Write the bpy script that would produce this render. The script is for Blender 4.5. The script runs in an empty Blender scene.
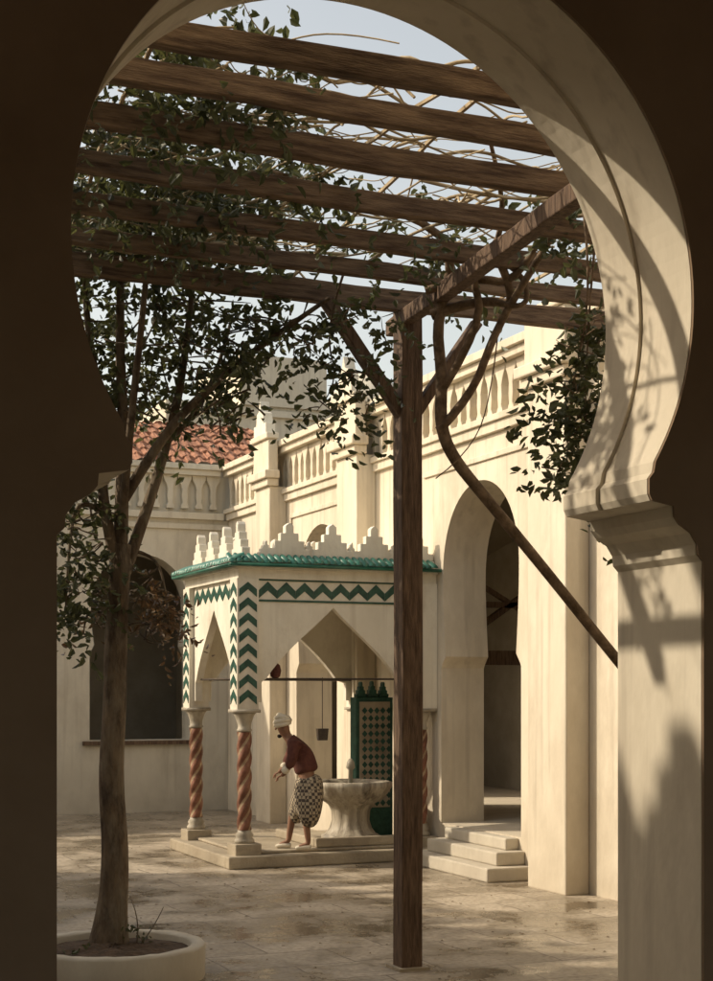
import bpy, bmesh, math, random
from mathutils import Vector, Matrix
from mathutils.geometry import tessellate_polygon
random.seed(7)
S=bpy.context.scene
S.view_settings.view_transform='Standard'
S.view_settings.look='None'
S.view_settings.exposure=0
CS,SN=math.cos(math.radians(23)),math.sin(math.radians(23))
def V(X,Y,z):  # survey axes (rotated 23 deg) -> court axes
    return Vector((CS*X+SN*Y,-SN*X+CS*Y,z))

# ---------------- materials ----------------
def nd(nt,t,**k):
    n=nt.nodes.new(t)
    for a,b in k.items(): setattr(n,a,b)
    return n
def mat(name,c1,c2=None,scale=3.0,rough=0.85,bump=0.15,bscale=30,stretch=(1,1,1),c3=None,s3=0.7,metal=0,island=0.0,spec=0.3,dirt=None):
    m=bpy.data.materials.new(name); m.use_nodes=True
    nt=m.node_tree; b=nt.nodes['Principled BSDF']
    c2=c2 or c1
    tc=nd(nt,'ShaderNodeTexCoord'); mp=nd(nt,'ShaderNodeMapping'); mp.inputs['Scale'].default_value=stretch
    nt.links.new(tc.outputs['Object'],mp.inputs['Vector'])
    n=nd(nt,'ShaderNodeTexNoise'); n.inputs['Scale'].default_value=scale; n.inputs['Detail'].default_value=4; n.inputs['Roughness'].default_value=.65
    nt.links.new(mp.outputs[0],n.inputs['Vector'])
    r=nd(nt,'ShaderNodeValToRGB'); r.color_ramp.elements[0].position=.35; r.color_ramp.elements[1].position=.66
    r.color_ramp.elements[0].color=(*c1,1); r.color_ramp.elements[1].color=(*c2,1)
    nt.links.new(n.outputs['Fac'],r.inputs['Fac'])
    out=r.outputs['Color']
    if c3:
        n3=nd(nt,'ShaderNodeTexNoise'); n3.inputs['Scale'].default_value=s3; n3.inputs['Detail'].default_value=6; n3.inputs['Roughness'].default_value=.7
        nt.links.new(mp.outputs[0],n3.inputs['Vector'])
        r3=nd(nt,'ShaderNodeValToRGB'); r3.color_ramp.elements[0].position=.48; r3.color_ramp.elements[1].position=.72
        nt.links.new(n3.outputs['Fac'],r3.inputs['Fac'])
        mx=nd(nt,'ShaderNodeMixRGB'); nt.links.new(r3.outputs['Color'],mx.inputs['Fac']); nt.links.new(out,mx.inputs['Color1']); mx.inputs['Color2'].default_value=(*c3,1)
        out=mx.outputs['Color']
    if dirt:
        # rising damp and splash dirt: stronger close to the ground, broken up by noise; plus thin vertical rain streaks
        sx=nd(nt,'ShaderNodeSeparateXYZ'); nt.links.new(tc.outputs['Object'],sx.inputs[0])
        mr=nd(nt,'ShaderNodeMapRange'); mr.inputs['From Min'].default_value=.0; mr.inputs['From Max'].default_value=1.1; mr.inputs['To Min'].default_value=.75; mr.inputs['To Max'].default_value=0
        nt.links.new(sx.outputs['Z'],mr.inputs['Value'])
        nn=nd(nt,'ShaderNodeTexNoise'); nn.inputs['Scale'].default_value=3.5; nn.inputs['Detail'].default_value=5
        nt.links.new(tc.outputs['Object'],nn.inputs['Vector'])
        m1=nd(nt,'ShaderNodeMath',operation='MULTIPLY'); nt.links.new(mr.outputs[0],m1.inputs[0]); nt.links.new(nn.outputs['Fac'],m1.inputs[1])
        mp2=nd(nt,'ShaderNodeMapping'); mp2.inputs['Scale'].default_value=(5,5,.25); nt.links.new(tc.outputs['Object'],mp2.inputs['Vector'])
        n4=nd(nt,'ShaderNodeTexNoise'); n4.inputs['Scale'].default_value=1.6; n4.inputs['Detail'].default_value=4; nt.links.new(mp2.outputs[0],n4.inputs['Vector'])
        mr2=nd(nt,'ShaderNodeMapRange'); mr2.inputs['From Min'].default_value=.52; mr2.inputs['From Max'].default_value=.75; mr2.inputs['To Max'].default_value=.5
        nt.links.new(n4.outputs['Fac'],mr2.inputs['Value'])
        m2=nd(nt,'ShaderNodeMath',operation='MAXIMUM'); nt.links.new(m1.outputs[0],m2.inputs[0]); nt.links.new(mr2.outputs[0],m2.inputs[1])
        mx=nd(nt,'ShaderNodeMixRGB'); nt.links.new(m2.outputs[0],mx.inputs['Fac']); nt.links.new(out,mx.inputs['Color1']); mx.inputs['Color2'].default_value=(*dirt,1)
        out=mx.outputs['Color']
    if island>0:
        g=nd(nt,'ShaderNodeNewGeometry'); mr=nd(nt,'ShaderNodeMapRange'); mr.inputs['To Min'].default_value=1-island; mr.inputs['To Max'].default_value=1+island
        nt.links.new(g.outputs['Random Per Island'],mr.inputs['Value'])
        hs=nd(nt,'ShaderNodeHueSaturation'); nt.links.new(mr.outputs[0],hs.inputs['Value']); nt.links.new(out,hs.inputs['Color']); out=hs.outputs['Color']
    nt.links.new(out,b.inputs['Base Color'])
    b.inputs['Roughness'].default_value=rough; b.inputs['Metallic'].default_value=metal
    b.inputs['Specular IOR Level'].default_value=spec
    if bump>0:
        nb=nd(nt,'ShaderNodeTexNoise'); nb.inputs['Scale'].default_value=bscale; nb.inputs['Detail'].default_value=3
        nt.links.new(mp.outputs[0],nb.inputs['Vector'])
        bp=nd(nt,'ShaderNodeBump'); bp.inputs['Strength'].default_value=bump; bp.inputs['Distance'].default_value=.02
        nt.links.new(nb.outputs['Fac'],bp.inputs['Height']); nt.links.new(bp.outputs[0],b.inputs['Normal'])
    return m
PL=mat('plaster_cream',(.64,.565,.44),(.73,.655,.52),1.3,.9,.35,9,(1,1,.45),(.53,.46,.35),.9,dirt=(.36,.30,.22))
PLW=mat('plaster_white',(.68,.63,.52),(.77,.725,.61),2.0,.85,.25,20,(1,1,.6),(.56,.50,.40),1.5,dirt=(.42,.36,.27))
PLG=mat('plaster_gallery_shaded',(.24,.165,.105),(.29,.205,.135),1.5,.95,.2,12)  # gallery plaster; its brown is mostly shade put into the colour
PLF=mat('plaster_far',(.57,.52,.42),(.66,.61,.50),1.1,.9,.3,10,(1,1,.5),(.46,.41,.33),.8,dirt=(.36,.31,.24))
WOOD=mat('weathered_wood',(.07,.042,.027),(.19,.125,.08),5,.8,.5,25,(6,6,.7))
WOODX=mat('weathered_beam_wood',(.085,.052,.033),(.26,.18,.115),5,.8,.5,25,(.6,6,6))
BARK=mat('bark',(.06,.04,.027),(.19,.14,.09),9,.9,.8,30,(1,1,.35),(.27,.23,.17),4)
TWIG=mat('dry_twig',(.28,.21,.12),(.5,.41,.27),6,.85,.2,30)
VINE=mat('vine_bark',(.09,.06,.035),(.24,.17,.11),9,.9,.6,30)
def leafmat(name,a,b,tr):
    m=mat(name,a,b,4,.45,0,island=.55,spec=.45)
    nt=m.node_tree; p=nt.nodes['Principled BSDF']
    t=nd(nt,'ShaderNodeBsdfTranslucent'); t.inputs['Color'].default_value=(*tr,1)
    mx=nd(nt,'ShaderNodeMixShader'); mx.inputs[0].default_value=.28
    o=nt.nodes['Material Output']
    nt.links.new(p.outputs[0],mx.inputs[1]); nt.links.new(t.outputs[0],mx.inputs[2]); nt.links.new(mx.outputs[0],o.inputs['Surface'])
    return m
LEAF=leafmat('leaf_green',(.042,.052,.027),(.105,.115,.06),(.15,.16,.05))
LEAFR=leafmat('leaf_russet',(.14,.085,.05),(.17,.13,.07),(.22,.12,.05))
STONE=mat('stone_weathered',(.30,.25,.18),(.44,.38,.28),4,.8,.4,25,c3=(.2,.16,.11),s3=2)
MARB=mat('marble_basin',(.36,.32,.25),(.5,.45,.36),5,.5,.3,20,(1,1,.3),(.12,.095,.065),3)
MARB2=mat('marble_basin_stained',(.30,.26,.2),(.46,.41,.32),5,.5,.3,20,(3,3,.35),(.07,.055,.04),2.2)
REDC=mat('column_red_marble',(.15,.06,.035),(.27,.125,.08),9,.4,.1,30,c3=(.1,.05,.03),s3=4)
PALEC=mat('column_pale_marble',(.27,.17,.10),(.42,.32,.21),9,.4,.1,30)
GREEN=mat('green_glazed_tile',(.02,.11,.075),(.05,.2,.145),8,.35,.1,30,spec=.5)
DGREEN=mat('dark_green_tile',(.015,.055,.04),(.035,.105,.075),12,.4,.05,30)
IRON=mat('iron',(.04,.03,.025),(.08,.06,.04),10,.6,.1,40)
TILE=mat('roof_terracotta',(.26,.115,.065),(.42,.21,.13),7,.85,.3,20,c3=(.2,.1,.06),s3=3)
SOIL=mat('soil',(.06,.04,.025),(.12,.08,.05),14,.95,1,30)
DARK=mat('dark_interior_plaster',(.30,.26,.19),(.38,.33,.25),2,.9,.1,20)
SKIN=mat('skin',(.20,.10,.06),(.26,.14,.085),8,.6,0)
CLOTHW=mat('cloth_white',(.6,.54,.42),(.7,.64,.52),12,.9,.3,50)
CLOTHR=mat('cloth_maroon',(.075,.026,.02),(.12,.045,.032),12,.9,.3,50)
HAIR=mat('hair_beard',(.02,.015,.01),(.03,.02,.015),12,.9,.3,50)
def checkmat():
    m=mat('cloth_checked',(.5,.42,.28),(.6,.5,.35),8,.9,.2,40)
    nt=m.node_tree; b=nt.nodes['Principled BSDF']
    tc=nd(nt,'ShaderNodeTexCoord'); ck=nd(nt,'ShaderNodeTexChecker'); ck.inputs['Scale'].default_value=26
    ck.inputs['Color1'].default_value=(.36,.30,.21,1); ck.inputs['Color2'].default_value=(.07,.055,.045,1)
    nt.links.new(tc.outputs['Object'],ck.inputs['Vector']); nt.links.new(ck.outputs[0],b.inputs['Base Color'])
    return m
CHECK=checkmat()
def pavemat():
    m=bpy.data.materials.new('stone_paving'); m.use_nodes=True
    nt=m.node_tree; b=nt.nodes['Principled BSDF']
    tc=nd(nt,'ShaderNodeTexCoord'); 
    nw=nd(nt,'ShaderNodeTexNoise'); nw.inputs['Scale'].default_value=2; nw.inputs['Detail'].default_value=3
    nt.links.new(tc.outputs['Object'],nw.inputs['Vector'])
    add=nd(nt,'ShaderNodeMixRGB'); add.blend_type='LINEAR_LIGHT'; add.inputs['Fac'].default_value=.05
    nt.links.new(tc.outputs['Object'],add.inputs['Color1']); nt.links.new(nw.outputs['Color'],add.inputs['Color2'])
    br=nd(nt,'ShaderNodeTexBrick'); br.inputs['Scale'].default_value=1
    br.inputs['Brick Width'].default_value=1.05; br.inputs['Row Height'].default_value=.62; br.inputs['Mortar Size'].default_value=.012
    br.inputs['Mortar Smooth'].default_value=.6; br.inputs['Bias'].default_value=0
    br.inputs['Color1'].default_value=(.36,.31,.235,1); br.inputs['Color2'].default_value=(.47,.41,.32,1); br.inputs['Mortar'].default_value=(.2,.165,.125,1)
    nt.links.new(add.outputs[0],br.inputs['Vector'])
    n=nd(nt,'ShaderNodeTexNoise'); n.inputs['Scale'].default_value=.9; n.inputs['Detail'].default_value=7; n.inputs['Roughness'].default_value=.7
    nt.links.new(tc.outputs['Object'],n.inputs['Vector'])
    r=nd(nt,'ShaderNodeValToRGB'); r.color_ramp.elements[0].position=.40; r.color_ramp.elements[0].color=(.42,.385,.34,1); r.color_ramp.elements[1].position=.58; r.color_ramp.elements[1].color=(1.02,1.0,.98,1)
    nt.links.new(n.outputs['Fac'],r.inputs['Fac'])
    mu=nd(nt,'ShaderNodeMixRGB'); mu.blend_type='MULTIPLY'; mu.inputs['Fac'].default_value=1
    nt.links.new(br.outputs['Color'],mu.inputs['Color1']); nt.links.new(r.outputs['Color'],mu.inputs['Color2'])
    n2=nd(nt,'ShaderNodeTexNoise'); n2.inputs['Scale'].default_value=22; n2.inputs['Detail'].default_value=4
    nt.links.new(tc.outputs['Object'],n2.inputs['Vector'])
    r2=nd(nt,'ShaderNodeValToRGB'); r2.color_ramp.elements[0].position=.3; r2.color_ramp.elements[0].color=(.65,.63,.6,1); r2.color_ramp.elements[1].position=.6; r2.color_ramp.elements[1].color=(1,1,1,1)
    nt.links.new(n2.outputs['Fac'],r2.inputs['Fac'])
    mu2=nd(nt,'ShaderNodeMixRGB'); mu2.blend_type='MULTIPLY'; mu2.inputs['Fac'].default_value=1
    nt.links.new(mu.outputs[0],mu2.inputs['Color1']); nt.links.new(r2.outputs['Color'],mu2.inputs['Color2'])
    nt.links.new(mu2.outputs[0],b.inputs['Base Color'])
    mr=nd(nt,'ShaderNodeMapRange'); mr.inputs['From Min'].default_value=.42; mr.inputs['From Max'].default_value=.58; mr.inputs['To Min'].default_value=.2; mr.inputs['To Max'].default_value=.75
    nt.links.new(n.outputs['Fac'],mr.inputs['Value']); nt.links.new(mr.outputs[0],b.inputs['Roughness'])
    bp=nd(nt,'ShaderNodeBump'); bp.inputs['Strength'].default_value=.3; bp.inputs['Distance'].default_value=.012
    nt.links.new(mu2.outputs[0],bp.inputs['Height']); nt.links.new(bp.outputs[0],b.inputs['Normal'])
    return m
PAVE=pavemat()

# ---------------- mesh builder ----------------
def empty(name,loc=(0,0,0)):
    e=bpy.data.objects.new(name,None); e.location=loc; e.empty_display_size=.2
    S.collection.objects.link(e); return e
class MB:
    def __init__(s): s.bm=bmesh.new()
    def box(s,x0,x1,y0,y1,z0,z1):
        vs=[s.bm.verts.new(p) for p in [(x0,y0,z0),(x1,y0,z0),(x1,y1,z0),(x0,y1,z0),(x0,y0,z1),(x1,y0,z1),(x1,y1,z1),(x0,y1,z1)]]
        for f in [(3,2,1,0),(4,5,6,7),(0,1,5,4),(1,2,6,5),(2,3,7,6),(3,0,4,7)]: s.bm.faces.new([vs[i] for i in f])
    def beam(s,a,b,w,h,up=Vector((0,0,1)),seg=1,wob=0):
        a=Vector(a);b=Vector(b);d=(b-a).normalized(); sd=d.cross(up).normalized(); u=sd.cross(d)
        rings=[]
        for i in range(seg+1):
            p=a.lerp(b,i/seg)+sd*random.uniform(-wob,wob)+u*random.uniform(-wob,wob)
            k=1+random.uniform(-wob,wob)*4
            rings.append([s.bm.verts.new(p+sd*sx*w/2*k+u*sy*h/2*k) for sx,sy in((-1,-1),(1,-1),(1,1),(-1,1))])
        for i in range(seg):
            for j in range(4): s.bm.faces.new([rings[i][j],rings[i][(j+1)%4],rings[i+1][(j+1)%4],rings[i+1][j]])
        s.bm.faces.new(rings[0][::-1]); s.bm.faces.new(rings[-1])
    def prism(s,pts,axis,a,b):
        def P(p,t):
            return {'y':(p[0],t,p[1]),'x':(t,p[0],p[1]),'z':(p[0],p[1],t)}[axis]
        n=len(pts)
        A=[s.bm.verts.new(P(p,a)) for p in pts]; B=[s.bm.verts.new(P(p,b)) for p in pts]
        for t in tessellate_polygon([[Vector((p[0],p[1],0)) for p in pts]]):
            i,j,k2=t
            try:
                s.bm.faces.new([A[i],A[j],A[k2]]); s.bm.faces.new([B[k2],B[j],B[i]])
            except ValueError: pass
        for i in range(n): s.bm.faces.new([A[i],B[i],B[(i+1)%n],A[(i+1)%n]])
    def rev(s,prof,c,n=24,scal=0,m=0,twist=0):
        rings=[]
        for k,(r,z) in enumerate(prof):
            ring=[]
            for i in range(n):
                a=2*math.pi*i/n+twist*z
                rr=r*(1+scal*math.cos(m*a))
                a2=2*math.pi*i/n
                ring.append(s.bm.verts.new((c[0]+rr*math.cos(a2),c[1]+rr*math.sin(a2),c[2]+z)))
            rings.append(ring)
        for k in range(len(rings)-1):
            for i in range(n): s.bm.faces.new([rings[k][i],rings[k][(i+1)%n],rings[k+1][(i+1)%n],rings[k+1][i]])
        s.bm.faces.new(rings[0][::-1]); s.bm.faces.new(rings[-1])
    def done(s,name,m,parent=None,smooth=False,bevel=0):
        bmesh.ops.recalc_face_normals(s.bm,faces=s.bm.faces)
        me=bpy.data.meshes.new(name); s.bm.to_mesh(me); s.bm.free()
        for mm in (m if isinstance(m,(list,tuple)) else [m]): me.materials.append(mm)
        o=bpy.data.objects.new(name,me); S.collection.objects.link(o)
        if smooth:
            for p in me.polygons: p.use_smooth=True
        if bevel:
            md=o.modifiers.new('bevel','BEVEL'); md.width=bevel; md.segments=2; md.limit_method='ANGLE'; md.angle_limit=.6
        if parent: o.parent=parent
        return o
def tubes(name,splines,m,parent=None,res=2):
    cu=bpy.data.curves.new(name,'CURVE'); cu.dimensions='3D'; cu.bevel_depth=1; cu.bevel_resolution=res; cu.use_fill_caps=True
    for pts in splines:
        sp=cu.splines.new('NURBS'); sp.points.add(len(pts)-1)
        for i,(p,r) in enumerate(pts):
            sp.points[i].co=(*p,1); sp.points[i].radius=r
        sp.use_endpoint_u=True; sp.order_u=3; sp.resolution_u=4
    cu.materials.append(m)
    o=bpy.data.objects.new(name,cu); S.collection.objects.link(o)
    if parent:o.parent=parent
    return o

# ---------------- ground ----------------
g=MB(); g.box(-600,600,-600,600,-.3,0); g.done('ground',mat('earth',(.25,.2,.14),(.32,.27,.19),.5,.95,.2,5))
g=MB(); g.box(-3.5,8.6,6.53,26.3,.0,.006); g.done('courtyard_pavement',PAVE)

# ---------------- near gallery with horseshoe arch ----------------
gal=empty('horseshoe_arch_gallery')
cx,cz=2.71,4.0
def archprof(r,pier,neckz=3.25):
    h=math.sqrt(r*r-(cz-neckz)**2)
    L=[(pier,.5),(pier,2.80),(pier-.03,2.83),(pier-.035,2.88),(pier-.07,2.93),(pier-.13,2.965),(pier-.16,3.0),(pier-.165,3.05),(h-.02,3.07),(h-.035,3.10),(h-.035,3.17),(h-.01,3.20),(h,3.25)]
    pts=[(cx-w,z) for w,z in L]
    a0=math.atan2(neckz-cz,-h)
    a0=a0+2*math.pi if a0<0 else a0
    a1=math.atan2(neckz-cz,h)
    N=90
    for i in range(1,N):
        a=a0+(a1-a0)*i/N
        pts.append((cx+r*math.cos(a),cz+r*math.sin(a)))
    pts+= [(cx+w,z) for w,z in L[::-1]]
    return pts
def archwall(r,pier,y0,y1,x0,x1,top,m,name):
    b=MB(); pts=[(x0,.5)]+archprof(r,pier)+[(x1,.5),(x1,top),(x0,top)]
    b.prism(pts,'y',y0,y1); return b.done(name,m,gal)
archwall(1.45,1.505,5.815,6.22,-6,12,6.8,PL,'arch_wall_inner')
archwall(1.432,1.505,6.22,6.52,-6,12,6.8,PL,'arch_wall_outer')
archwall(1.453,1.508,5.80,5.815,-6,12,6.0,PLG,'gallery_side_shade_render')  # thin skin on the near face, darkened in colour for the gallery shade
b=MB(); b.box(-6,12,-3,6.52,0,.5); b.done('gallery_floor',STONE,gal)
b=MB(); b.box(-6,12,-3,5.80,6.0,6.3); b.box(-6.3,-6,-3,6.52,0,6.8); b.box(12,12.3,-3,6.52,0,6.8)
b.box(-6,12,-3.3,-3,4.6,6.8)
for x in (-6,-2.6,1.2,5.0,8.8): b.box(x,x+1.0,-3.3,-3,0,4.6)  # unseen rear piers; gaps added to let light onto the arch face
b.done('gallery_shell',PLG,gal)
b=MB(); b.box(1.0,4.45,6.52,6.85,0,.17); b.box(1.0,4.45,6.52,6.7,.17,.34); b.done('gallery_steps',STONE,gal)

def opening(c,hw,neck,wz,top,zb,pier,n=22):
    L=[(pier,zb),(pier,neck-.15),(pier-.03,neck-.1),(hw*.93,neck)]
    out=[(c-L[i][0],L[i][1]) for i in range(4)]
    side=[]
    for i in range(1,n+1):
        t=i/n
        if t<.35:
            u=t/.35; w=hw*(.93+.07*math.sin(u*math.pi/2)); z=neck+(wz-neck)*u
        else:
            u=(t-.35)/.65; a=u*math.pi/2; w=hw*math.cos(a)**.92 if u<1 else 0; z=wz+(top-wz)*(math.sin(a)*.93+.07*u)
        side.append((w,z))
    out+=[(c-w,z) for w,z in side]
    out+=[(c+w,z) for w,z in side[:-1][::-1]]
    out+=[(c+a,z) for a,z in L[::-1]]
    return out

# ---------------- right arcade ----------------
ra=empty('arcade_wall')
WX=8.6
chain=[]
for c in (11.2,16.4,21.7): chain+=opening(c,1.0,2.63,3.7,4.78,.48,1.05)
pts=[(6.53,.48)]+chain+[(26.3,.48),(26.3,5.42),(6.53,5.42)]
b=MB(); b.prism(pts,'x',WX,WX+.62); b.done('wall_face',PL,ra)
b=MB(); b.box(WX,WX+4,6.53,26.3,0,.48); b.done('gallery_plinth',PL,ra)
b=MB(); b.box(WX+.62,WX+4,6.53,30,5.3,5.42); b.box(WX+4,WX+4.3,6.53,30,0,6); 
for yy in (13.9,19.3,24.3):
    b.prism([(WX+.62,.48),(WX+.9,.48),(WX+.9,2.5),(WX+.85,3.0),(WX+1.2,3.9),(WX+2.3,4.5),(WX+3.3,3.9),(WX+3.6,3.0),(WX+3.5,2.5),(WX+3.5,.48),(WX+4,.48),(WX+4,5.3),(WX+.62,5.3)],'y',yy,yy+.4)
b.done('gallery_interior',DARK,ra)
b=MB()
b.box(WX+.62,WX+2.6,18.5,18.62,2.55,2.75); b.box(WX+.62,WX+2.6,18.5,18.62,3.35,3.43); b.beam((WX+.7,18.55,2.8),(WX+2.4,18.55,3.9),.08,.1,Vector((0,1,0)))
b.beam((WX+.7,18.55,3.9),(WX+2.4,18.55,3.0),.06,.08,Vector((0,1,0)))
b.done('wooden_screen',WOOD,ra)
b=MB(); b.box(WX+.12,WX+.5,6.53,26.3,5.42,6.1); b.done('parapet_backing',PLF,ra)
b=MB()
b.box(WX-.10,WX+.58,6.53,26.3,6.1,6.2); b.box(WX-.16,WX+.62,6.53,26.3,6.2,6.3)
b.box(WX-.06,WX-.0,6.53,26.3,5.30,5.42); b.box(WX-.1,WX+.119,6.53,26.3,5.42,5.5)
def balu(c):
    return [(c-.07,5.5),(c+.07,5.5),(c+.07,5.55),(c+.04,5.6),(c+.055,5.72),(c+.045,5.84),(c+.07,5.93),(c+.12,6.02),(c+.135,6.1),(c-.135,6.1),(c-.12,6.02),(c-.07,5.93),(c-.045,5.84),(c-.055,5.72),(c-.04,5.6),(c-.07,5.55)]
y=6.7
while y<26.2:
    b.prism(balu(y),'x',WX-.0+random.uniform(-.01,.01),WX+.115); y+=.27
b.done('balustrade',PL,ra,bevel=.008)
b=MB()
for y0,y1 in ((8.2,9.0),(13.85,14.67),(19.55,20.3),(23.2,23.9)):
    b.box(WX-.3,WX-.001,y0,y1,0,5.55)
    b.box(WX-.36,WX-.1605,y0-.06,y1+.06,5.55,5.67)
    b.box(WX-.42,WX-.162,y0-.12,y1+.12,5.67,5.8)
    b.box(WX-.33,WX-.163,y0-.03,y1+.03,5.8,6.32)
    b.box(WX-.38,WX-.164,y0-.08,y1+.08,6.32,6.42)
b.done('buttresses',PL,ra,bevel=.018)
b=MB()
for y0,y1 in ((19.55,20.3),(23.2,23.9)):
    c=(y0+y1)/2; m=WX-.27
    b.prism([(c-.3,6.42),(c+.3,6.42),(c+.3,6.6),(c+.18,6.6),(c+.16,6.78),(c+.06,6.82),(c,7.0),(c-.06,6.82),(c-.16,6.78),(c-.18,6.6),(c-.3,6.6)],'x',m-.08,m+.09)
b.done('finials',PLW,ra,bevel=.01)
b=MB()
for y0,y1 in ((14.95,17.45+.5),(20.5,23.0)):
    b.box(WX-.03,WX-.001,y0,y1,5.0,5.07)
    b.box(WX-.03,WX-.001,y0,y0+.07,.6 if y0<20 else 4.3,4.999)
    if y0>20: b.box(WX-.03,WX-.001,y1-.07,y1,4.3,4.999)
b.done('panel_mouldings',PL,ra,bevel=.008)
st=empty('stone_steps')
b=MB(); b.box(8.02,8.6-.002,15.1,17.25,.006,.17); b.box(8.22,8.599,15.25,17.1,.17,.33); b.box(8.42,8.6,15.4,17.0,.33,.47); b.done('treads',PLF,st,bevel=.02)

# ---------------- back arcade ----------------
ba=empty('rear_arcade_wall')
BY=26.3
chain=[]
for c in (-1.5,2.6,6.95): chain+=opening(c,.9,3.0,3.7,4.65,1.3,.92)
b=MB(); b.box(-7,12.6,BY,BY+.5,0,1.3); b.done('dado',PLF,ba)
b=MB(); b.prism([(-7,1.3)]+chain+[(12.6,1.3),(12.6,5.3),(-7,5.3)],'y',BY,BY+.5); b.done('wall_face',PLF,ba)
b=MB(); b.box(-7,12.6,BY+.501,BY+3.5,.0,.48); b.box(-7,12.6,BY+3.5,BY+3.8,0,6.2); b.box(-7,12.6,BY+.5,BY+3.5,5.2,5.3)
for c in (5.2,8.4): b.box(c,c+.5,BY+2.2,BY+2.7,.48,5.2)
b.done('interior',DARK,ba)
b=MB()
for c in (-1.5,2.6,6.95): b.box(c-1.05,c+1.05,BY-.08,BY-.001,1.22,1.29)
b.done('sills',WOOD,ba)
b=MB(); b.box(-7,8.6,BY+.1,BY+.5,5.3,6.1); b.done('parapet_backing',PLF,ba)
b=MB(); b.box(-7,8.6-.17,BY-.16,BY+.62,6.2,6.3); b.box(-7,8.6-.17,BY-.1,BY+.58,6.1,6.2); b.box(-7,8.6-.11,BY-.1,BY+.099,5.3,5.42)
b.box(-7,8.599,BY-.05,BY-.001,5.12,5.22)
x=-6.8
while x<8.4:
    b.prism(balu(x),'y',BY-.0,BY+.095)
    x+=.27
b.done('balustrade',PLF,ba,bevel=.008)
def tileroof(name,x0,x1,y0,y1,z0,z1,parent):
    bm=bmesh.new(); pitch=.24; nx=int((x1-x0)/pitch*6); L=math.hypot(y1-y0,z1-z0); rows=int(L/.33); ny=rows*2
    grid=[]
    for j in range(ny+1):
        row=[]; jj=j//2; t=(jj+(j%2)*.98)/rows if j<ny else 1
        for i in range(nx+1):
            x=x0+(x1-x0)*i/nx; ph=(x-x0)/pitch*2*math.pi
            z=z0+(z1-z0)*t+.055*abs(math.sin(ph/2))+(.035 if j%2==0 else 0.0)
            row.append(bm.verts.new((x+random.uniform(-.015,.015),y0+(y1-y0)*t+random.uniform(-.03,.03),z+random.uniform(-.016,.016))))
        grid.append(row)
    for j in range(ny):
        for i in range(nx): bm.faces.new([grid[j][i],grid[j][i+1],grid[j+1][i+1],grid[j+1][i]])
    me=bpy.data.meshes.new(name); bm.to_mesh(me); bm.free(); me.materials.append(TILE)
    o=bpy.data.objects.new(name,me); S.collection.objects.link(o); o.parent=parent
tileroof('tiled_roof',-7,9.9,BY+.3,BY+2.6,6.33,7.45,ba)
b=MB(); b.box(-7,9.9,BY+2.6,BY+3.2,5.3,7.4); b.done('roof_back',PLF,ba)

bb=empty('background_building')
b=MB(); b.box(9.6,14.5,34,38,0,9.0); b.box(11.4,13.6,33.9,37.5,9.0,10.2); b.box(9.5,14.6,33.9,34,8.75,8.9); b.done('walls',PLF,bb)
b=MB(); b.rev([(1.2,0),(1.25,.4),(1.1,.8),(.8,1.2),(.4,1.5),(.05,1.65)],(15.6,36,8.9),24); b.rev([(1.3,-8.9),(1.3,-.01)],(15.6,36,8.9),24); b.done('dome',PLF,bb,True)

# left building (casts the court shade)
lb=empty('left_arcade_building')
chain=[]
for c in (9.5,14.0,18.5): chain+=opening(c,1.0,2.63,3.7,4.78,.48,1.05)
b=MB(); b.prism([(6.53,.48)]+chain+[(21.5,.48),(21.5,7.7),(6.53,7.7)],'x',-4.1,-3.5); b.box(-8,-3.5,6.53,21.5,0,.48); b.box(-8.3,-8,6.53,21.5,0,7); b.box(-8,-4.1,6.53,21.5,6.7,7.0); b.box(-8,-4.1,21.2,21.5,.48,6.7)
y=6.9
while y<21.3:
    z=7.7
    b.prism([(y-.3,z),(y+.3,z),(y+.3,z+.2),(y+.2,z+.2),(y+.2,z+.4),(y+.1,z+.4),(y+.1,z+.6),(y-.1,z+.6),(y-.1,z+.4),(y-.2,z+.4),(y-.2,z+.2),(y-.3,z+.2)],'x',-3.9,-3.6); y+=.72
b.done('walls',PL,lb)

# ---------------- ablution kiosk ----------------
k=empty('ablution_fountain_kiosk')
KX0,KY0,KY1=5.86,17.55,19.9
b=MB(); b.box(KX0-.15,WX-.002,KY0-.12,KY1+.15,.006,.16); b.box(KX0+.1,WX-.003,KY0+.06,KY1,.16,.20); b.done('platform',STONE,k,bevel=.02)
cols=[(6.0,17.7),(6.0,19.75),(8.42,17.7),(8.42,19.75)]
b=MB()
for x,y in cols:
    b.box(x-.17,x+.17,y-.17,y+.17,.10,.30)
b.done('column_plinths',STONE,k,bevel=.015)
b=MB()
for x,y in cols:
    b.rev([(.125,0),(.125,.04),(.10,.07),(.115,.10),(.085,.14),(.085,.16)],(x,y,.30),20)
    b.rev([(.08,0),(.10,.02),(.08,.045),(.085,.10),(.12,.20),(.15,.24)],(x,y,1.68),20)
    b.box(x-.16,x+.16,y-.16,y+.16,1.92,1.96)
b.done('bases_and_capitals',MARB,k,True)
bm=bmesh.new()
for x,y in cols:
    n=24; K=48; H=1.215
    rings=[]
    for q in range(K+1):
        z=H*q/K; sh=z*9.0
        ring=[]
        for i in range(n):
            a=math.tau*i/n+sh; rr=.086*(1+.10*math.cos(3*math.tau*i/n))
            ring.append(bm.verts.new((x+rr*math.cos(a),y+rr*math.sin(a),.462+z)))
        rings.append(ring)
    for q in range(K):
        for i in range(n):
            f=bm.faces.new([rings[q][i],rings[q][(i+1)%n],rings[q+1][(i+1)%n],rings[q+1][i]]); f.smooth=True
            f.material_index=1 if (i%8) in (3,4) else 0
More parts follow.
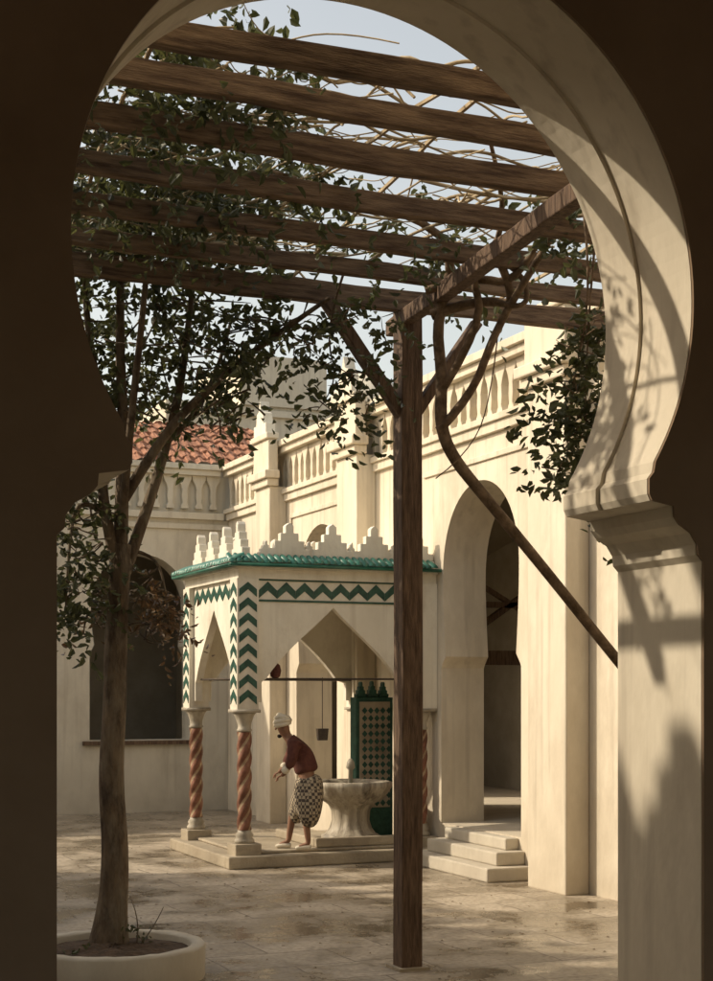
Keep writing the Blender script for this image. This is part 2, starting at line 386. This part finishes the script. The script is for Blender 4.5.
me=bpy.data.meshes.new('column_shafts'); bm.to_mesh(me); bm.free(); me.materials.append(REDC); me.materials.append(PALEC)
o=bpy.data.objects.new('column_shafts',me); S.collection.objects.link(o); o.parent=k
b=MB()
for x,y in cols:
    b.box(x-.14,x+.14 if x<7 else WX-.004,y-.14,y+.14,1.96,3.58)
def ptd(c,hw,zs,za,n=8):
    L=[]
    for i in range(n+1):
        t=i/n; w=hw*(1-t)*(1+.10*math.sin(t*math.pi)); z=zs+(za-zs)*t
        L.append((c-w,z))
    R=[(2*c-x,z) for x,z in L[:-1][::-1]]
    return L+R
for y in (17.62,19.7):
    b.prism([(6.14,2.05),(6.2,2.05),(6.2,2.3)]+ptd(7.16,.9,2.34,3.24)+[(8.2,2.3),(8.2,2.05),(8.28,2.05),(8.28,3.58),(6.14,3.58)],'y',y,y+.1)
b.prism([(17.84,2.05),(17.9,2.05),(17.9,2.3)]+ptd(18.73,.78,2.34,3.24)+[(19.55,2.3),(19.55,2.05),(19.61,2.05),(19.61,3.58),(17.84,3.58)],'x',5.93,6.03)
b.done('arched_panels',PLW,k,bevel=.006)
b=MB(); b.box(KX0+.02,WX-.006,KY0+.03,KY1-.03,3.581,3.70); b.box(KX0-.02,WX-.007,KY0-.02,KY1+.02,3.70,3.80); b.done('roof_slab',PLW,k)
def chevs(b,u0,u1,z0,z1,axis,a,bb_,n):
    h=(z1-z0)/n; m=(u0+u1)/2
    for i in range(n):
        z=z0+i*h
        b.prism([(u0,z),(m,z+h*.5),(u1,z),(u1,z+h*.5),(m,z+h*.98),(u0,z+h*.5)],axis,a,bb_)
b=MB()
chevs(b,5.885,6.115,2.02,3.54,'y',17.554,17.559,8)
chevs(b,17.585,17.815,2.02,3.54,'x',5.854,5.859,8)
chevs(b,19.635,19.865,2.02,3.54,'x',5.854,5.859,8)
def zig(u,axis,a,b2):
    p=.24; b.prism([(u,3.34),(u+p/2,3.44),(u+p,3.34),(u+p,3.44),(u+p/2,3.55),(u,3.44)],axis,a,b2)
x=6.16
while x<8.1: zig(x,'y',17.612,17.619); x+=.245
y=17.86
while y<19.4: zig(y,'x',5.922,5.929); y+=.245
b.done('chevron_tiles',DGREEN,k)
b=MB()
b.box(6.14,8.28,17.605,17.619,3.30,3.325); b.box(6.14,8.28,17.604,17.618,3.56,3.579)
b.done('tile_borders',DGREEN,k)
b=MB()
def eave(p,dirv,out):
    p=Vector(p); d=Vector(dirv); o=Vector(out); n=6; R=[]; j=random.uniform(-.008,.008)
    for s_,zz,rr in((0,.06,.036),(.2+j,-.03+j,.042)):
        R.append([b.bm.verts.new(p+o*s_+d*math.cos(math.pi*i/n)*rr+Vector((0,0,zz+math.sin(math.pi*i/n)*rr))) for i in range(n+1)])
    for i in range(n): b.bm.faces.new([R[0][i],R[0][i+1],R[1][i+1],R[1][i]])
    b.bm.faces.new(R[1]); 
x=KX0-.1
while x<WX-.05: eave((x,KY0+.05,3.80),(1,0,0),(0,-1,0)); x+=.088
y=KY0-.08
while y<KY1+.1: eave((KX0+.05,y,3.80),(0,1,0),(-1,0,0)); y+=.088
b.box(KX0-.13,WX-.01,KY0-.13,KY0-.03,3.725,3.762); b.box(KX0-.13,KX0-.03,KY0-.03,KY1+.12,3.726,3.763)
b.done('green_eave_tiles',GREEN,k,True)
def merlon(b,c,axis,a,bb_,w=.54,h=.42,z=3.88):
    P=[(.5,0),(.5,.22),(.36,.22),(.36,.45),(.22,.45),(.22,.68),(.1,.68),(.1,.9),(0.0,1.0)]
    w*=random.uniform(.96,1.03); h*=random.uniform(.96,1.04)
    pts=[(c+p*w,z+q*h) for p,q in P]+[(c-p*w,z+q*h) for p,q in P[:-1][::-1]]
    b.prism(pts,axis,a,bb_)
b=MB()
b.box(KX0+.08,WX-.008,KY0+.08,KY0+.22,3.80,3.88); b.box(KX0+.08,KX0+.22,KY0+.22,KY1-.1,3.80,3.88); b.box(KX0+.22,WX-.009,KY1-.22,KY1-.1,3.80,3.88)
for i in range(5):
    c=5.98+.58*i
    if i>0 and c+.28<WX: merlon(b,c+.02,'y',KY0+.09,KY0+.2)
    if i>0 and c+.28<WX: merlon(b,c,'y',KY1-.21,KY1-.11)
    if i>0 : merlon(b,c-.29,'y',KY0+.1,KY0+.19,.2,.2)
for i in range(4): merlon(b,17.85+.56*i,'x',KX0+.09,KX0+.2,.42,.42)
b.done('stepped_merlons',PLW,k,bevel=.012)
tubes('tie_rods',[[(Vector((6.0,17.7,2.34)),.012),(Vector((8.4,17.7,2.34)),.012)],[(Vector((6.0,17.7,2.34)),.012),(Vector((6.0,19.7,2.34)),.012)],
 [(Vector((6.0,19.7,2.34)),.012),(Vector((8.4,19.7,2.34)),.012)],[(Vector((6.42,17.73,2.34)),.006),(Vector((6.42,17.73,3.2)),.006)]],IRON,k)
b=MB(); b.rev([(.02,0),(.06,.03),(.075,.1),(.06,.17),(.025,.2),(.02,.25)],(0,0,0),12); o=b.done('hanging_lantern',CLOTHR,k); o.location=(6.42,17.73,2.34)
b=MB(); b.prism([(-.06,0),(.06,0),(.075,.15),(-.075,.15)],'y',-.03,.03); b.box(-.004,.004,-.004,.004,.15,.8); o=b.done('hanging_bucket',IRON,k); o.location=(7.05,17.72,1.56)
fb=empty('fountain_basin',(7.62,18.15,.2)); 
b=MB(); b.rev([(.38,0),(.38,.1),(.32,.13),(.27,.2),(.24,.3),(.25,.42),(.29,.5),(.38,.56),(.47,.64),(.53,.74),(.53,.80),(.48,.81),(.43,.78),(.38,.7),(.2,.62),(.02,.6)],(0,0,0),48,.035,12); b.done('bowl_and_pedestal',MARB2,fb,True)
b=MB(); b.rev([(.40,0),(.40,.004)],(0,0,.735),30); b.done('water',mat('water',(.05,.06,.05),None,3,.05,.1,12,spec=.6),fb)
b=MB(); b.rev([(.03,0),(.03,.35),(.06,.38),(.05,.45),(.02,.5)],(0,0,.6),16); b.done('spout',MARB,fb,True)
pk=empty('pool_kerb')
b=MB(); b.box(6.95,8.24,17.66,17.76,.2,.32); b.box(6.95,7.05,17.76,19.2,.2,.319); b.done('kerb_stones',STONE,pk,bevel=.02)
sl=empty('tiled_fountain_stele')
b=MB(); b.box(7.95,8.5,18.75,18.95,.2,2.1); 
for c in (8.06,8.225,8.39): merlon(b,c,'y',18.8,18.9,.15,.22,2.1)
b.done('slab',DGREEN,sl,bevel=.008)
b=MB(); b.box(8.0,8.45,18.73,18.749,.6,2.04); b.done('tile_field',STONE,sl)
b=MB()
for i in range(5):
    for j in range(13):
        x=8.03+i*.09; z=.66+j*.105; b.prism([(x,z),(x+.04,z-.045),(x+.08,z),(x+.04,z+.045)],'y',18.722,18.729)
b.done('tile_pattern',DGREEN,sl)

# ---------------- pergola ----------------
pg=empty('wooden_pergola')
b=MB()
PX,PY=4.99,10.72
b.beam((PX,PY,0.0),(PX,PY,5.18),.18,.18,Vector((0,1,0)),10,.004)
b.beam((.9,PY,0.0),(.9,PY,5.1),.16,.16,Vector((0,1,0)),6,.004)
b.done('posts',WOOD,pg,bevel=.012)
b=MB(); b.box(PX-.13,PX+.13,PY-.13,PY+.13,0,.03); b.box(.75,1.05,PY-.15,PY+.15,0,.03); b.done('post_pad',STONE,pg)
b=MB()
for i,(y,h,w_) in enumerate(((10.74,.165,.09),(10.14,.12,.075),(9.45,.13,.075),(8.72,.13,.08),(7.95,.14,.085),(7.3,.13,.08),(6.76,.13,.08))):
    b.beam((.5,y+random.uniform(-.04,.04),5.27+random.uniform(-.03,.03)),(WX-.01,y+random.uniform(-.04,.04),5.27+random.uniform(-.03,.03)),w_,h,Vector((0,0,1)),16,.012)
b.done('cross_beams',WOODX,pg,bevel=.01)
b=MB()
b.beam((5.02,11.1,5.13),(4.38,6.6,5.0),.10,.12,Vector((0,0,1)),8,.008)
b.beam((.9,11.1,5.13),(.9,6.6,5.13),.08,.1,Vector((0,0,1)),8,.008)
b.beam((PX-.05,PY,4.36),(PX-.68,PY+.02,5.2),.09,.11,Vector((0,1,0)),4,.004)
b.beam((PX+.05,PY,4.36),(PX+.60,PY-.02,5.15),.08,.10,Vector((0,1,0)),4,.004)
b.done('braces_and_girders',WOOD,pg,bevel=.01)
b=MB()
for x in (2.3,3.3,4.1,5.9,7.2):
    b.beam((x,11.1,5.40),(x+random.uniform(-.4,.4),6.6,5.40),.02,.02,Vector((0,0,1)),10,.02)
b.done('laths',TWIG,pg)

# ---------------- foliage ----------------
def leaves(name,clusters,m,parent,size=.08):
    bm=bmesh.new()
    for c,r,n,fl in clusters:
        c=Vector(c); tw=max(1,n//14)
        for t in range(tw):
            st_=c+Vector((random.gauss(0,.5)*r,random.gauss(0,.5)*r,random.gauss(0,.5)*r*fl))
            d=Vector((random.gauss(0,1),random.gauss(0,1),random.gauss(-.15,.6))).normalized()
            for i in range(14):
                p=st_+d*(i*.028)+Vector((random.gauss(0,.02),random.gauss(0,.02),random.gauss(0,.02)))-Vector((0,0,.0012*i*i))
                ax=(d*.6+Vector((random.gauss(0,1),random.gauss(0,1),random.gauss(-.3,.8)))).normalized()
                sd=ax.cross(Vector((random.gauss(0,1),random.gauss(0,1),random.gauss(0,1)))).normalized(); up=ax.cross(sd)
                L=size*random.uniform(.6,1.25); w=L*.27
                a=bm.verts.new(p); e=bm.verts.new(p+ax*L-up*L*.15)
                l1=bm.verts.new(p+ax*L*.35+sd*w+up*w*.4); l2=bm.verts.new(p+ax*L*.72+sd*w*.7+up*w*.25)
                r1=bm.verts.new(p+ax*L*.35-sd*w+up*w*.4); r2=bm.verts.new(p+ax*L*.72-sd*w*.7+up*w*.25)
                bm.faces.new([a,l1,l2,e]); bm.faces.new([a,e,r2,r1])
    me=bpy.data.meshes.new(name); bm.to_mesh(me); bm.free(); me.materials.append(m)
    o=bpy.data.objects.new(name,me); S.collection.objects.link(o); o.parent=parent
def twigs(clusters,per,rad=.006):
    sp=[]
    for c,r,n,fl in clusters:
        for i in range(per):
            a=Vector(c)+Vector((random.gauss(0,.5)*r,random.gauss(0,.5)*r,random.gauss(0,.4)*r*fl))
            d=Vector((random.gauss(0,1),random.gauss(0,1),random.gauss(0,.5))).normalized()*r
            sp.append([(a-d*.8,rad*1.5),(a+Vector((random.gauss(0,.05),)*3),rad),(a+d*.9,rad*.5)])
    return sp
tree=empty('courtyard_tree')
def T(X,z,dy=0): return V(X,11.75+dy,z)
F=T(-1.84,3.34)
br=[
 [(T(-1.95,.1),.19),(T(-1.925,.35),.125),(T(-1.88,.9),.105),(T(-1.93,1.5),.10),(T(-1.89,2.1),.09),(T(-1.885,2.6),.09),(T(-1.86,3.0),.083),(F,.08)],
 [(T(-1.86,3.0),.065),(T(-1.84,3.6),.055),(T(-1.82,4.25),.045),(T(-1.85,5.0,-.1),.035),(T(-1.78,6.0,-.3),.02)],
 [(T(-1.86,3.0),.055),(T(-1.66,3.6,.1),.045),(T(-1.5,4.17,.15),.04),(T(-1.35,4.75,.1),.03),(T(-1.2,5.8,-.3),.015)],
 [(T(-1.82,3.7),.045),(T(-1.5,4.2,-.1),.036),(T(-1.1,4.56,-.2),.03),(T(-.72,4.84,-.3),.025),(T(-.2,5.17,-.4),.016)],
 [(T(-1.86,3.1),.05),(T(-2.0,3.7,-.1),.04),(T(-1.95,4.3,-.1),.035),(T(-2.12,5.1,-.1),.025),(T(-2.1,6.0,-.3),.015)],
 [(T(-1.83,3.6),.035),(T(-1.72,4.3,-.3),.03),(T(-1.6,5.0,-.5),.025),(T(-1.45,6.0,-.9),.012)],
 [(T(-1.5,4.17,.15),.025),(T(-1.15,4.5,.3),.02),(T(-1.0,5.2,.3),.012)],
 [(T(-1.95,4.2,-.1),.025),(T(-2.3,4.7,-.3),.018),(T(-2.5,5.3,-.4),.012)],
 [(T(-2.0,3.6,-.1),.022),(T(-2.15,3.7,-.2),.018),(T(-2.2,3.3,-.3),.012),(T(-2.22,2.8,-.3),.007)],
 [(T(-1.84,3.3),.018),(T(-1.6,3.3,.1),.012),(T(-1.5,3.0,.1),.008),(T(-1.48,2.7,.1),.005)],
]
cl=[]
for X,z,dy,r,n in ((-2.05,5.05,0,.3,300),(-1.6,5.15,0,.32,330),(-1.25,5.0,0,.3,280),(-.95,5.0,-.1,.25,210),(-.7,4.92,-.2,.2,130),(-1.7,4.75,.1,.3,240),(-2.1,4.7,-.1,.22,170),
   (-1.3,4.65,.2,.25,170),(-1.0,4.7,-.2,.2,110),(-2.35,5.3,-.3,.35,250),(-.45,5.0,-.3,.14,60),(-1.5,5.7,-.2,.4,380),(-1.95,5.8,-.3,.4,400),(-1.1,5.7,-.3,.35,260),
   (-1.55,4.4,.1,.17,60),(-.9,4.5,-.2,.14,45),(-1.15,4.35,-.2,.14,45),(-1.95,4.4,0,.15,50)):
    cl.append((T(X,z,dy),r*1.08,n,1))
cl2=[(T(X,z,dy),r,int(n*1.5),1.2) for X,z,dy,r,n in ((-2.17,3.75,-.2,.14,70),(-2.2,3.4,-.3,.15,90),(-2.16,3.05,-.3,.16,90),(-2.22,2.75,-.3,.14,70),(-1.98,3.6,-.1,.10,50),(-2.02,3.25,-.1,.12,50),(-2.05,3.0,-.1,.1,30),(-2.3,4.0,-.3,.15,50),(-2.05,3.85,-.1,.1,40))]
cl3=[(T(X,z,dy),r,int(n*1.3),1.2) for X,z,dy,r,n in ((-1.62,3.05,.1,.12,45),(-1.5,2.9,.1,.13,50),(-1.55,2.7,.1,.1,30),(-1.66,2.7,.1,.1,25),(-2.0,2.8,.1,.1,30),(-1.75,2.9,.1,.12,30))]
tubes('trunk_and_branches',br,BARK,tree,4)
tubes('twigs',twigs(cl+cl2+cl3,8),BARK,tree,1)
leaves('foliage',cl+cl2,LEAF,tree,.085)
leaves('russet_foliage',cl3,LEAFR,tree,.07)

vine=empty('climbing_vine')
G=lambda X,Y,z: V(X,Y,z)
vb=[
 [(G(4.0,11.9,0),.05),(G(3.02,11.75,1.25),.045),(G(2.02,11.55,2.41),.040),(G(1.45,11.35,3.08),.040),(G(.95,11.15,3.64),.042),(G(.70,11.05,3.92),.045),(G(.61,11.0,4.15),.046),(G(.63,11.0,4.5),.042),(G(.58,11.0,4.9),.04),(G(.72,10.9,5.3),.035),(G(.5,10.4,5.5),.025),(G(-.6,9.5,5.5),.015)],
 [(G(.60,11.0,4.1),.035),(G(.85,10.95,4.35),.03),(G(1.0,10.9,4.8),.03),(G(1.25,10.7,5.2),.025),(G(1.5,9.5,5.5),.02),(G(1.2,8.0,5.55),.01)],
 [(G(.63,11.0,4.4),.03),(G(.95,10.9,4.9),.03),(G(.8,10.8,5.2),.025),(G(1.1,10.5,5.45),.02),(G(.8,9,5.5),.012)],
 [(G(.55,11.0,4.95),.04),(G(.9,10.9,5.05),.035),(G(1.2,10.9,4.98),.03),(G(1.0,10.7,5.3),.03)],
 [(G(.5,10.9,5.1),.03),(G(.85,10.85,5.2),.03),(G(1.15,10.8,5.1),.03),(G(1.3,10.6,5.4),.02)],
 [(G(1.0,10.8,5.0),.02),(G(1.25,10.8,4.9),.02),(G(1.2,10.8,5.25),.02),(G(.9,10.8,5.35),.02)],
]
tubes('stem',vb,VINE,vine,3)
sp=[]
for i in range(190):
    X=random.uniform(-2.3,2.0);Y=random.uniform(7.1,11.5); a=random.gauss(0,.6)+random.choice((0,math.pi)); L=random.uniform(.6,2.4)
    pts=[];n=7
    p=Vector((X,Y)); r0=random.choice((.004,.005,.006,.009,.013))
    if V(p.x,p.y,0).y<6.9: continue
    for j in range(n):
        q=V(p.x,p.y,5.40+random.uniform(-.05,.15))
        if q.y<6.75: break
        pts.append((q,r0*(1-.08*j)))
        a+=random.gauss(0,.22); p+=Vector((math.cos(a),math.sin(a)))*L/n
    if len(pts)>3: sp.append(pts)
tubes('dry_canes',sp,TWIG,vine,1)
vc=[]
random.seed(11)
for i in range(75):
    X=random.uniform(-2.3,-.3);Y=random.uniform(7.6,11.6)
    p=V(X,Y,5.5+random.uniform(-.05,.25))
    if p.y<7.1: continue
    dens=1.35 if X<-.9 else .8
    vc.append((p,random.uniform(.16,.30),int(random.uniform(60,150)*dens),.6))
for i in range(18):
    p=V(random.uniform(-.2,1.7),random.uniform(9.8,11.8),5.4+random.uniform(-.1,.2)); vc.append((p,.16,45,.6))
for X,Y,z,r,n in ((-.28,11.3,4.9,.14,110),(-.15,11.3,4.65,.16,130),(.05,11.3,4.5,.14,90),(-.1,11.3,4.35,.12,60),(-.32,11.3,4.3,.1,40),(.2,11.2,4.9,.12,60),(-.05,11.2,5.0,.12,80),(-.4,11.3,4.75,.12,40)):
    vc.append((V(X,Y,z),r,n,1))
for X,z,r,n in ((1.45,4.3,.14,150),(1.32,4.1,.13,120),(1.42,3.85,.14,150),(1.3,3.65,.1,80),(1.5,4.05,.12,110),(1.35,4.4,.1,70),(1.42,3.5,.08,45),(1.5,4.55,.12,100),(1.26,3.9,.09,50),(1.5,3.7,.1,70)):
    vc.append((V(X,9.5,z),r*.95,n,1.2))
leaves('foliage',vc,LEAF,vine,.08)
hang=[[(V(1.45,9.6,5.3),.01),(V(1.5,9.5,4.7),.008),(V(1.35,9.5,4.1),.006),(V(1.33,9.5,3.6),.004)],
 [(V(1.55,9.6,5.3),.01),(V(1.45,9.5,4.5),.007),(V(1.45,9.5,3.9),.004)],
 [(V(-.1,11.2,5.3),.01),(V(-.25,11.3,4.9),.007),(V(-.12,11.3,4.5),.006),(V(-.3,11.3,4.3),.003)],
 [(V(1.05,11,4.95),.006),(V(1.0,11,4.4),.005),(V(.85,11,3.95),.005),(V(.58,11,3.75),.005)]]
tubes('hanging_shoots',hang+twigs(vc[-17:],4,.004),VINE,vine,1)

# planter
pt=empty('round_tree_planter')
pc=V(-1.86,11.5,0)
b=MB(); n=56; R=[]
for r,z in ((.70,.006),(.70,.24),(.685,.26),(.60,.26),(.585,.245),(.585,.1)):
    R.append([b.bm.verts.new((pc.x+r*math.cos(math.tau*i/n)+random.uniform(-.004,.004),pc.y+r*math.sin(math.tau*i/n),z+(random.uniform(-.005,.005) if z>.1 else 0))) for i in range(n)])
for q in range(5):
    for i in range(n): b.bm.faces.new([R[q][i],R[q][(i+1)%n],R[q+1][(i+1)%n],R[q+1][i]])
b.done('planter_ring',PLF,pt,True)
bm=bmesh.new(); rr=[0.001,.1,.2,.3,.4,.5,.588]; G0=[]
for r in rr: G0.append([bm.verts.new((pc.x+r*math.cos(math.tau*i/40),pc.y+r*math.sin(math.tau*i/40),.2+.05*(1-r/.6)+random.uniform(-.012,.012))) for i in range(40)])
for q in range(6):
    for i in range(40): bm.faces.new([G0[q][i],G0[q][(i+1)%40],G0[q+1][(i+1)%40],G0[q+1][i]])
me=bpy.data.meshes.new('soil'); bm.to_mesh(me); bm.free(); me.materials.append(SOIL); o=bpy.data.objects.new('soil',me); S.collection.objects.link(o); o.parent=pt
tubes('weeds',[[(Vector((pc.x+.2,pc.y+.1,.2)),.006),(Vector((pc.x+.25,pc.y+.12,.4)),.005),(Vector((pc.x+.15,pc.y+.1,.6)),.003)],[(Vector((pc.x+.22,pc.y+.1,.2)),.006),(Vector((pc.x+.36,pc.y+.12,.35)),.004),(Vector((pc.x+.42,pc.y+.1,.5)),.003)]],BARK,pt)
leaves('weed_leaves',[(Vector((pc.x+.25,pc.y+.1,.27)),.1,42,.3),(Vector((pc.x-.3,pc.y-.1,.25)),.15,42,.2)],LEAF,pt,.05)
bm=bmesh.new()
for i in range(260):
    x=random.uniform(2.5,8.4); y=random.uniform(10,24) if random.random()<.5 else random.gauss(13.5,2)
    if x>5.6 and y>17.3: continue
    if y<7: continue
    a=random.uniform(0,6.28); L=random.uniform(.02,.045)
    dx,dy=math.cos(a)*L,math.sin(a)*L
    vs=[bm.verts.new(p) for p in ((x,y,.010),(x+dx*.5-dy*.3,y+dy*.5+dx*.3,.018),(x+dx,y+dy,.011),(x+dx*.5+dy*.3,y+dy*.5-dx*.3,.015))]
    bm.faces.new(vs)
me=bpy.data.meshes.new('fallen_leaves'); bm.to_mesh(me); bm.free(); me.materials.append(LEAFR); o=bpy.data.objects.new('fallen_leaves',me); S.collection.objects.link(o)

# ---------------- man ----------------
man=empty('man_washing')
MX,MY=-.64,18.85
def M(X,d,z):
    if z>.9: X-=(z-.9)*.13; z=.9+(z-.9)*.98
    return V(MX+X,MY+d,z+.2)
def skin(name,vs,es,rs,m,sub=2):
    me=bpy.data.meshes.new(name); me.from_pydata([tuple(v) for v in vs],es,[]); me.update()
    o=bpy.data.objects.new(name,me); S.collection.objects.link(o); o.parent=man
    md=o.modifiers.new('skin','SKIN')
    if not me.skin_vertices: me.skin_vertices.new()
    for i,r in enumerate(rs):
        rr=r if isinstance(r,tuple) else (r,r)
        me.skin_vertices[0].data[i].radius=rr
    me.skin_vertices[0].data[0].use_root=True
    md.use_smooth_shade=True
    s2=o.modifiers.new('sub','SUBSURF'); s2.levels=sub; s2.render_levels=sub
    me.materials.append(m); return o
vs=[M(.02,0,.86),M(.02,0,1.0),M(-.02,0,1.18),M(-.09,0,1.34),M(-.15,0,1.41),M(-.18,0,1.47),M(-.20,0,1.53),M(-.195,0,1.60),
 M(-.09,-.17,1.33),M(-.14,-.2,1.10),M(-.26,-.14,.95),M(-.30,-.12,.93),
 M(-.09,.17,1.33),M(-.2,.2,1.12),M(-.30,.1,.98),M(-.34,.07,.96),
 M(.03,-.10,.80),M(-.0,-.11,.46),M(.04,-.11,.08),M(-.09,-.12,.03),
 M(.02,.10,.80),M(-.16,.11,.47),M(-.22,.11,.09),M(-.35,.11,.03)]
es=[(0,1),(1,2),(2,3),(3,4),(4,5),(5,6),(6,7),(3,8),(8,9),(9,10),(10,11),(3,12),(12,13),(13,14),(14,15),(0,16),(16,17),(17,18),(18,19),(0,20),(20,21),(21,22),(22,23)]
rs=[.12,.12,.13,.12,.055,.07,.085,.075,.06,.045,.03,.028,.06,.045,.03,.028,.085,.058,.036,.028,.085,.058,.036,.028]
skin('body',vs,es,rs,SKIN)
for hi,(hx,hd,hz) in enumerate(((-.30,-.12,.93),(-.34,.07,.96))):
    for f in range(5):
        off=(f-2)*.018; L=(.055,.075,.085,.078,.06)[f]
        if f==0: pts_=[M(hx+.01,hd+off,hz),M(hx-.02,hd-.045,hz-.01),M(hx-.05,hd-.05,hz-.03)]
        else: pts_=[M(hx,hd+off,hz),M(hx-L*.6,hd+off*1.2,hz-.02),M(hx-L*.8,hd+off*1.2,hz-.05-L*.3)]
        skin('finger_%d_%d'%(hi,f),pts_,[(0,1),(1,2)],[.011,.009,.007],SKIN,1)
skin('jacket',[M(.03,0,.94),M(.02,0,1.04),M(-.01,0,1.20),M(-.075,0,1.35),M(-.13,0,1.40),M(-.085,-.18,1.33),M(-.13,-.22,1.13),M(-.2,-.18,1.02),M(-.085,.18,1.33),M(-.18,.22,1.14),M(-.25,.15,1.05)],
 [(0,1),(1,2),(2,3),(3,4),(3,5),(5,6),(6,7),(3,8),(8,9),(9,10)],[.175,.16,.17,.155,.075,.085,.07,.062,.085,.07,.06],CLOTHR)
skin('sleeves',[M(-.19,-.19,1.05),M(-.27,-.14,.96)],[(0,1)],[.066,.058],CLOTHW)
skin('sleeve_far',[M(-.23,.16,1.08),M(-.29,.11,1.0)],[(0,1)],[.06,.05],CLOTHW)
skin('shirt_collar',[M(-.14,0,1.40),M(-.165,0,1.44)],[(0,1)],[.085,.065],CLOTHW,1)
skin('trousers',[M(.04,0,.96),M(.05,0,.80),M(.05,0,.62),M(.06,-.13,.48),M(.04,-.12,.26),M(-.08,.12,.52),M(-.16,.12,.30)],
 [(0,1),(1,2),(2,3),(3,4),(2,5),(5,6)],[.165,.205,.20,.165,.10,.15,.09],CHECK)
b=MB()
hc=M(-.2,0,1.59)
for i,(r,z,tr) in enumerate(((.085,-.0,.032),(.088,.03,.034),(.078,.065,.032),(.05,.09,.03))):
    n=20
    rings=[]
    for a in range(n):
        th=math.tau*a/n; tilt=.02*math.cos(th+i)
        ring=[]
        for q in range(8):
            ph=math.tau*q/8; rr=r+tr*math.cos(ph)
            ring.append(b.bm.verts.new(hc+Vector((rr*math.cos(th),rr*math.sin(th),z+tilt+tr*math.sin(ph)))))
        rings.append(ring)
    for a in range(n):
        for q in range(8): b.bm.faces.new([rings[a][q],rings[(a+1)%n][q],rings[(a+1)%n][(q+1)%8],rings[a][(q+1)%8]])
b.done('turban',CLOTHW,man,True)
skin('nose',[M(-.275,0,1.545),M(-.305,0,1.51)],[(0,1)],[.012,.016],SKIN,1)
skin('beard',[M(-.25,0,1.46),M(-.27,0,1.40)],[(0,1)],[.045,.028],HAIR,1)
skin('ear',[M(-.19,-.085,1.53),M(-.185,-.09,1.50)],[(0,1)],[.018,.012],SKIN,1)
skin('eyes',[M(-.27,-.03,1.545),M(-.272,-.036,1.545)],[(0,1)],[.009,.009],HAIR,1)
for nm,X,d in (('shoe',.04,-.11),('shoe_far',-.22,.11)):
    skin(nm,[M(X+.04,d,.035),M(X-.05,d,.04),M(X-.17,d,.025)],[(0,1),(1,2)],[(.042,.035),(.045,.04),(.035,.024)],CLOTHW)

# ---------------- light ----------------
sunv=Vector((-.90,.437,.72)).normalized()
w=bpy.data.worlds.new('World'); S.world=w; w.use_nodes=True
nt=w.node_tree; bg=nt.nodes['Background']
sk=nd(nt,'ShaderNodeTexSky'); sk.sky_type='NISHITA'; sk.sun_disc=False
sk.sun_elevation=math.asin(sunv.z); sk.sun_rotation=math.atan2(sunv.x,sunv.y); sk.dust_density=2.5; sk.air_density=1.2
hs=nd(nt,'ShaderNodeHueSaturation'); hs.inputs['Saturation'].default_value=.62
mu=nd(nt,'ShaderNodeMixRGB'); mu.blend_type='MULTIPLY'; mu.inputs['Fac'].default_value=1; mu.inputs['Color2'].default_value=(1.62,1.46,1.24,1)
nt.links.new(sk.outputs[0],hs.inputs['Color']); nt.links.new(hs.outputs[0],mu.inputs['Color1']); nt.links.new(mu.outputs[0],bg.inputs['Color'])
bg.inputs['Strength'].default_value=.15
L=bpy.data.lights.new('sun','SUN'); L.energy=3.6; L.angle=math.radians(.7); L.color=(1,.87,.68)
lo=bpy.data.objects.new('sun',L); S.collection.objects.link(lo); lo.rotation_euler=(-sunv).to_track_quat('-Z','Y').to_euler(); lo.location=(-10,20,15)

# ---------------- camera ----------------
c=bpy.data.cameras.new('camera'); co=bpy.data.objects.new('camera',c); S.collection.objects.link(co)
co.location=(0,0,2.2); co.rotation_euler=(math.radians(90),0,math.radians(-23))
c.sensor_fit='VERTICAL'; c.sensor_height=36; c.lens=36*1500/981
c.shift_y=199.5/981; c.shift_x=0
c.clip_start=.05; c.clip_end=3000
S.camera=co
